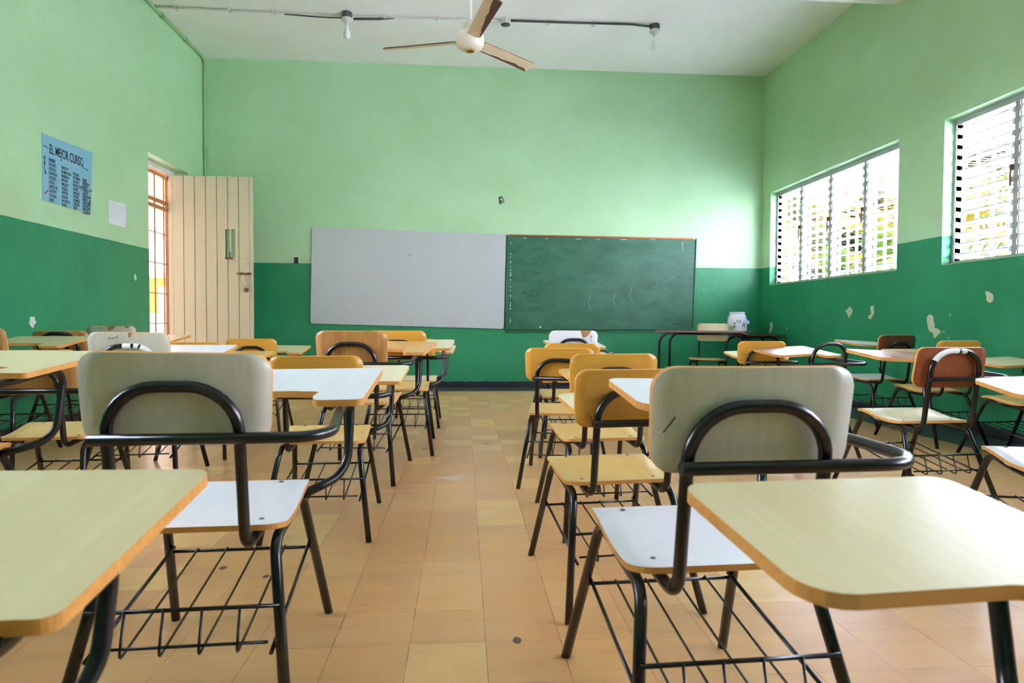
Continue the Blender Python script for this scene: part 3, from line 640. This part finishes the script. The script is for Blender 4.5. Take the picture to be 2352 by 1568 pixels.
def on_arch(key, a0, a1, name='white_paint', r=.0124):
    # worn white paint round part of the arch tube
    hi={c[0]:c[11] for c in CH}[key][1]=='t'; z=.701+(.028 if hi else 0); ln=.135
    pts=[Vector(p) for p in ((.122,-.225-ln*(.5-.366),.5),(.122,-.225-ln*(z-.366),z),(-.122,-.225-ln*(z-.366),z),(-.122,-.225-ln*(.5-.366),.5))]
    pts=fillet(pts,[0,.095,.095,0],14); pts=[a.lerp(c,i/12) for a,c in zip(pts,pts[1:]) for i in range(12)]; q=[p for p in pts if a0<=p.x<=a1 and p.z>.63]
    fr=[c for c in ROOT[key].children if c.name.startswith('back_frame')][0]
    b=MB(); b.tube(q,r,12); o=obj(name,b,M['chipwhite'],fr); o['label']='white paint worn onto the black tube'
on_arch('P',-.108,.0); on_arch('P',.012,.04); on_arch('L3',-.02,.02); on_arch('L3',.03,.05); on_arch('L3',.058,.1)
def chip(key, poly, mat, zoff=0):
    bk=[c for c in ROOT[key].children if c.name.startswith('backrest')]
    b=MB(); yb=lambda x,z:-.238-.14*(z-.586)+.018*(x/.181)**2-.0072
    n=len(poly); b.add([(x,yb(x,z),z) for x,z in poly],[tuple(range(n))]); o=obj('bare_wood_chip',b,mat,bk[0])
chip('K',rough_poly([(.045,.764),(.122,.764),(.115,.745),(.10,.728),(.085,.718),(.066,.716),(.056,.73),(.05,.75)],2,.002),M['raw'])
chip('L3',rough_poly([(.006,.765),(.025,.765),(.018,.752),(.016,.742),(.004,.742),(.006,.752)],2,.001),M['raw'])
chip('L6',rough_poly([(-.02,.765),(.05,.765),(.03,.75),(.02,.735),(.0,.728),(-.02,.735),(-.012,.75)],2,.002),M['raw'])
chip('L6',rough_poly([(.10,.765),(.145,.764),(.138,.755),(.118,.748),(.108,.756)],2,.002),M['raw'])
def scrawl(key, lines, mat=None):
    bk=[c for c in ROOT[key].children if c.name.startswith('backrest')][0]; yb=lambda x,z:-.238-.14*(z-.586)+.018*(x/.181)**2-.0065
    b=MB(); strokes(b,lines,.0011,lambda x,z:(x,yb(x,z),z)); obj('pen_mark',b,M['ink'],bk)
scrawl('K',[[(.118,.722),(.124,.735),(.13,.715)],[(.128,.728),(.136,.722),(.13,.71)],[(.12,.705),(.134,.70),(.122,.692),(.138,.69)]])
scrawl('L3',[[(-.085,.735),(-.078,.742),(-.078,.732)],[(-.07,.738),(-.06,.734),(-.062,.742)],[(-.054,.745),(-.045,.738)],[(-.045,.75),(-.04,.738)]])
scrawl('L6',[[(-.075,.748),(-.06,.752),(-.07,.742)],[(-.072,.75),(-.062,.742)]])
scrawl('F',[[(-.158,.655),(-.146,.672),(-.14,.682)]])
scrawl('G',[[(-.15,.63),(-.138,.618),(-.128,.598)]])
SKY,SUN,EXPO=6.0,15.0,3.05
# ---------------------------------------------------------------- outside
GX=XR+TW
b=MB(); b.box((GX,-25,-.2),(45,45,-.08)); o=struct('ground',b,M['concrete'])
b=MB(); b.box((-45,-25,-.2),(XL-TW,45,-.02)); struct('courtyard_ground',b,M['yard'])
b=MB(); b.box((GX,-4,2.86),(4.8,9.2,2.96)); struct('eave_right',b,M['ceil'])
b=MB(); b.box((12.2,-20,-.08),(12.4,40,2.3)); struct('garden_wall',b,M['whiteout'])
for px,py,h in ((6.95,8.95,3.4),(6.5,13.2,3.5)):
    t=tag(bpy.data.objects.new('garden_pillar',None),'orange garden pillar outside the '+('nearer' if py<10 else 'farther')+' louvred window','pillar'); C.objects.link(t); t.location=(px,py,-.08)
    b=MB(); b.box((-.14,-.14,0),(.14,.14,h)); obj('shaft',b,M['orange'],t)
    b=MB(); b.box((-.18,-.18,h),(.18,.18,h+.1)); obj('cap',b,M['whiteout'],t)
def palm(x,y,h,seed,nf,lab,L=1.5):
    rnd=random.Random(seed); t=thing('palm_tree',lab,'palm',(x,y,-.08),0,'palms outside the louvred windows')
    b=MB()
    for k in range(3):
        a=2*PI*k/3+seed; b.tube([(.12*math.cos(a),.12*math.sin(a),0),(.2*math.cos(a),.2*math.sin(a),h*.6),(.26*math.cos(a),.26*math.sin(a),h)],.05,8)
    obj('trunk',b,M['trunk'],t)
    fb=[MB(),MB(),MB()]
    for k in range(nf):
        a=2*PI*k*.618+rnd.random(); el=rnd.uniform(.15,1.25); z0=h*rnd.uniform(.3,1.0); l=L*rnd.uniform(.8,1.2); m=fb[rnd.choice((0,0,1,1,2))]
        hx,hy=math.cos(a),math.sin(a); pts=[]
        for i in range(13):
            f=i/12; r=l*(f*math.cos(el)+.25*f*f); z=z0+l*(f*math.sin(el)-.42*f*f); pts.append(Vector((hx*r,hy*r,z)))
        m.tube(pts,[.014*(1-.7*i/12) for i in range(13)],5)
        for i in range(2,13):
            d=(pts[i]-pts[i-1]).normalized(); side=Vector((-hy,hx,0))
            for s in (-1,1):
              for q in (0,.5):
                p=pts[i-1].lerp(pts[i],q); ll=.42*math.sin(PI*(i/13)**.8)+.1; tip=p+(side*s*.8+d*.55+Vector((0,0,-.28))).normalized()*ll; mid=p.lerp(tip,.45); w=d*.026
                m.add([p-w*.4,p+w*.4,mid+w,tip,mid-w],[(0,1,2,3,4)])
    for m,mm,nm in zip(fb,('leafg','leafy','leafd'),('green_fronds','yellow_fronds','dark_fronds')): 
        if m.v: obj(nm,m,M[mm],t)
palm(6.7,10.9,3.0,1,34,'tall feathery palm outside the far window near its right end',1.7)
palm(7.4,13.6,3.4,2,34,'palm farther back outside the far window',1.8)
palm(6.6,9.2,2.2,3,30,'low yellowing palm right outside the far window',1.5)
palm(8.3,11.0,3.6,4,34,'large palm between the two windows outside',1.9)
palm(7.0,6.9,2.6,5,32,'yellow-green palm close outside the nearer window',1.6)
palm(8.9,8.6,3.4,6,34,'tall palm by the garden wall outside the nearer window',1.9)
palm(9.4,14.2,3.6,7,30,'palm beside the garden wall far outside',1.9)
palm(7.0,4.4,2.6,8,30,'palm outside the nearer window at its right end',1.6)
# corridor side
b=MB(); b.box((-9.3,6.0,-.02),(XL-TW,6.15,3.7)); struct('added_light_block_wall',b,M['facade'])  # unseen wall, added to keep bright courtyard light off the door
b=MB(); b.box((-9.3,5.5,-.02),(-9.0,30,9)); struct('added_sky_block_building',b,M['facade'])  # invented building, added to hide sky and dim light at the door
b=MB(); b.box((-6.2,5.0,2.56),(-5.5,20,3.7)); struct('corridor_beam',b,M['orange'])
b=MB(); b.box((-6.2,5.0,2.53),(-5.5,20,2.56)); struct('beam_soffit',b,M['cream_out'])
b=MB(); b.box((-6.4,5.0,3.7),(XL-TW,20,3.85)); struct('corridor_ceiling',b,M['whiteout'])
b=MB(); b.box((-9.0,14,-.02),(-4.6,14.2,.93),0); struct('far_wall_base',b,M['whiteout'])
b=MB(); b.box((-9.0,13.97,.93),(-4.6,14.2,1.0),0); struct('far_wall_band',b,M['pink'])
b=MB(); b.box((-9.0,14,1.0),(-4.6,14.2,1.72),0); struct('far_wall',b,M['orange'])
b=MB(); b.box((-9.0,13.95,1.72),(-4.6,14.25,1.84),0); struct('far_wall_coping',b,M['pink'])
nb=tag(bpy.data.objects.new('notice_board',None),'white notice panel on the orange wall beyond the gate','sign'); C.objects.link(nb); nb.location=(-6.15,13.995,1.28)
b=MB(); b.box((-.12,-.02,-.26),(.12,.005,.26)); obj('panel',b,M['whiteout'],nb)
# ---------------------------------------------------------------- light
w=bpy.data.worlds.new('sky'); bpy.context.scene.world=w; w.use_nodes=True; nt=w.node_tree; bg=nt.nodes['Background']
tc_=nt.nodes.new('ShaderNodeTexCoord'); sx=nt.nodes.new('ShaderNodeSeparateXYZ'); nt.links.new(tc_.outputs['Generated'],sx.inputs[0])
mr=nt.nodes.new('ShaderNodeMapRange'); nt.links.new(sx.outputs[2],mr.inputs[0]); mr.inputs[1].default_value=0; mr.inputs[2].default_value=.8
mx=nt.nodes.new('ShaderNodeMix'); mx.data_type='RGBA'; nt.links.new(mr.outputs[0],mx.inputs[0]); mx.inputs[6].default_value=(.94,.92,1.1,1); mx.inputs[7].default_value=(.66,.77,1.12,1); nt.links.new(mx.outputs[2],bg.inputs[0]); bg.inputs[1].default_value=SKY
sl=bpy.data.lights.new('sun','SUN'); sl.energy=SUN; sl.angle=.05; sl.color=(1,.93,.96); so=bpy.data.objects.new('sun',sl); C.objects.link(so)
so.rotation_euler=Vector((.12,-.6,-1.3)).to_track_quat('-Z','Y').to_euler()
def portal(name, loc, rot, sx_, sy_):
    l=bpy.data.lights.new(name,'AREA'); l.shape='RECTANGLE'; l.size=sx_; l.size_y=sy_; l.cycles.is_portal=True; o=bpy.data.objects.new(name,l); C.objects.link(o); o.location=loc; o.rotation_euler=rot
for i,(a,c,n) in enumerate(WINS): portal('window_portal',(GX+.25,(a+c)/2,(WZ0+WZ1)/2),Vector((-1,0,0)).to_track_quat('-Z','Y').to_euler(),c-a+.3,WZ1-WZ0+.5)
for a,c,n in ADDED_LWINS: portal('window_portal',(XL-TW-.2,(a+c)/2,(WZ0+WZ1)/2),Vector((1,0,0)).to_track_quat('-Z','Y').to_euler(),c-a+.3,WZ1-WZ0+.5)  # sampling portal for the added left opening
portal('door_portal',(XL-TW-.25,(DY0+DY1)/2,1.28),Vector((1,0,0)).to_track_quat('-Z','Y').to_euler(),1.2,2.6)
# ---------------------------------------------------------------- camera
def cam():
    yaw,pitch,roll,H,f=.073776,-.029527,.005121,.848796,1502.79
    cy,sy,cp,sp=math.cos(yaw),math.sin(yaw),math.cos(pitch),math.sin(pitch)
    fw=Vector((sy*cp,cy*cp,sp)); rt=Vector((cy,-sy,0)); up=rt.cross(fw); cr,sr=math.cos(roll),math.sin(roll)
    r2=rt*cr+up*sr; u2=-rt*sr+up*cr
    cd=bpy.data.cameras.new('camera'); cd.sensor_width=36; cd.lens=36*f/2352; cd.clip_start=.02; cd.clip_end=200
    cd.dof.use_dof=True; cd.dof.focus_distance=3.6; cd.dof.aperture_fstop=6.3
    o=bpy.data.objects.new('camera',cd); C.objects.link(o)
    o.matrix_world=Matrix(((r2.x,u2.x,-fw.x,0),(r2.y,u2.y,-fw.y,0),(r2.z,u2.z,-fw.z,H),(0,0,0,1)))
    bpy.context.scene.camera=o
cam()
sc=bpy.context.scene; sc.view_settings.view_transform='Standard'; sc.view_settings.look='None'; sc.view_settings.gamma=1; sc.view_settings.use_curve_mapping=False
sc.view_settings.exposure=EXPO
sc.cycles.max_bounces=14; sc.cycles.diffuse_bounces=10; sc.cycles.glossy_bounces=5; sc.cycles.sample_clamp_indirect=8; sc.cycles.caustics_reflective=False; sc.cycles.caustics_refractive=False
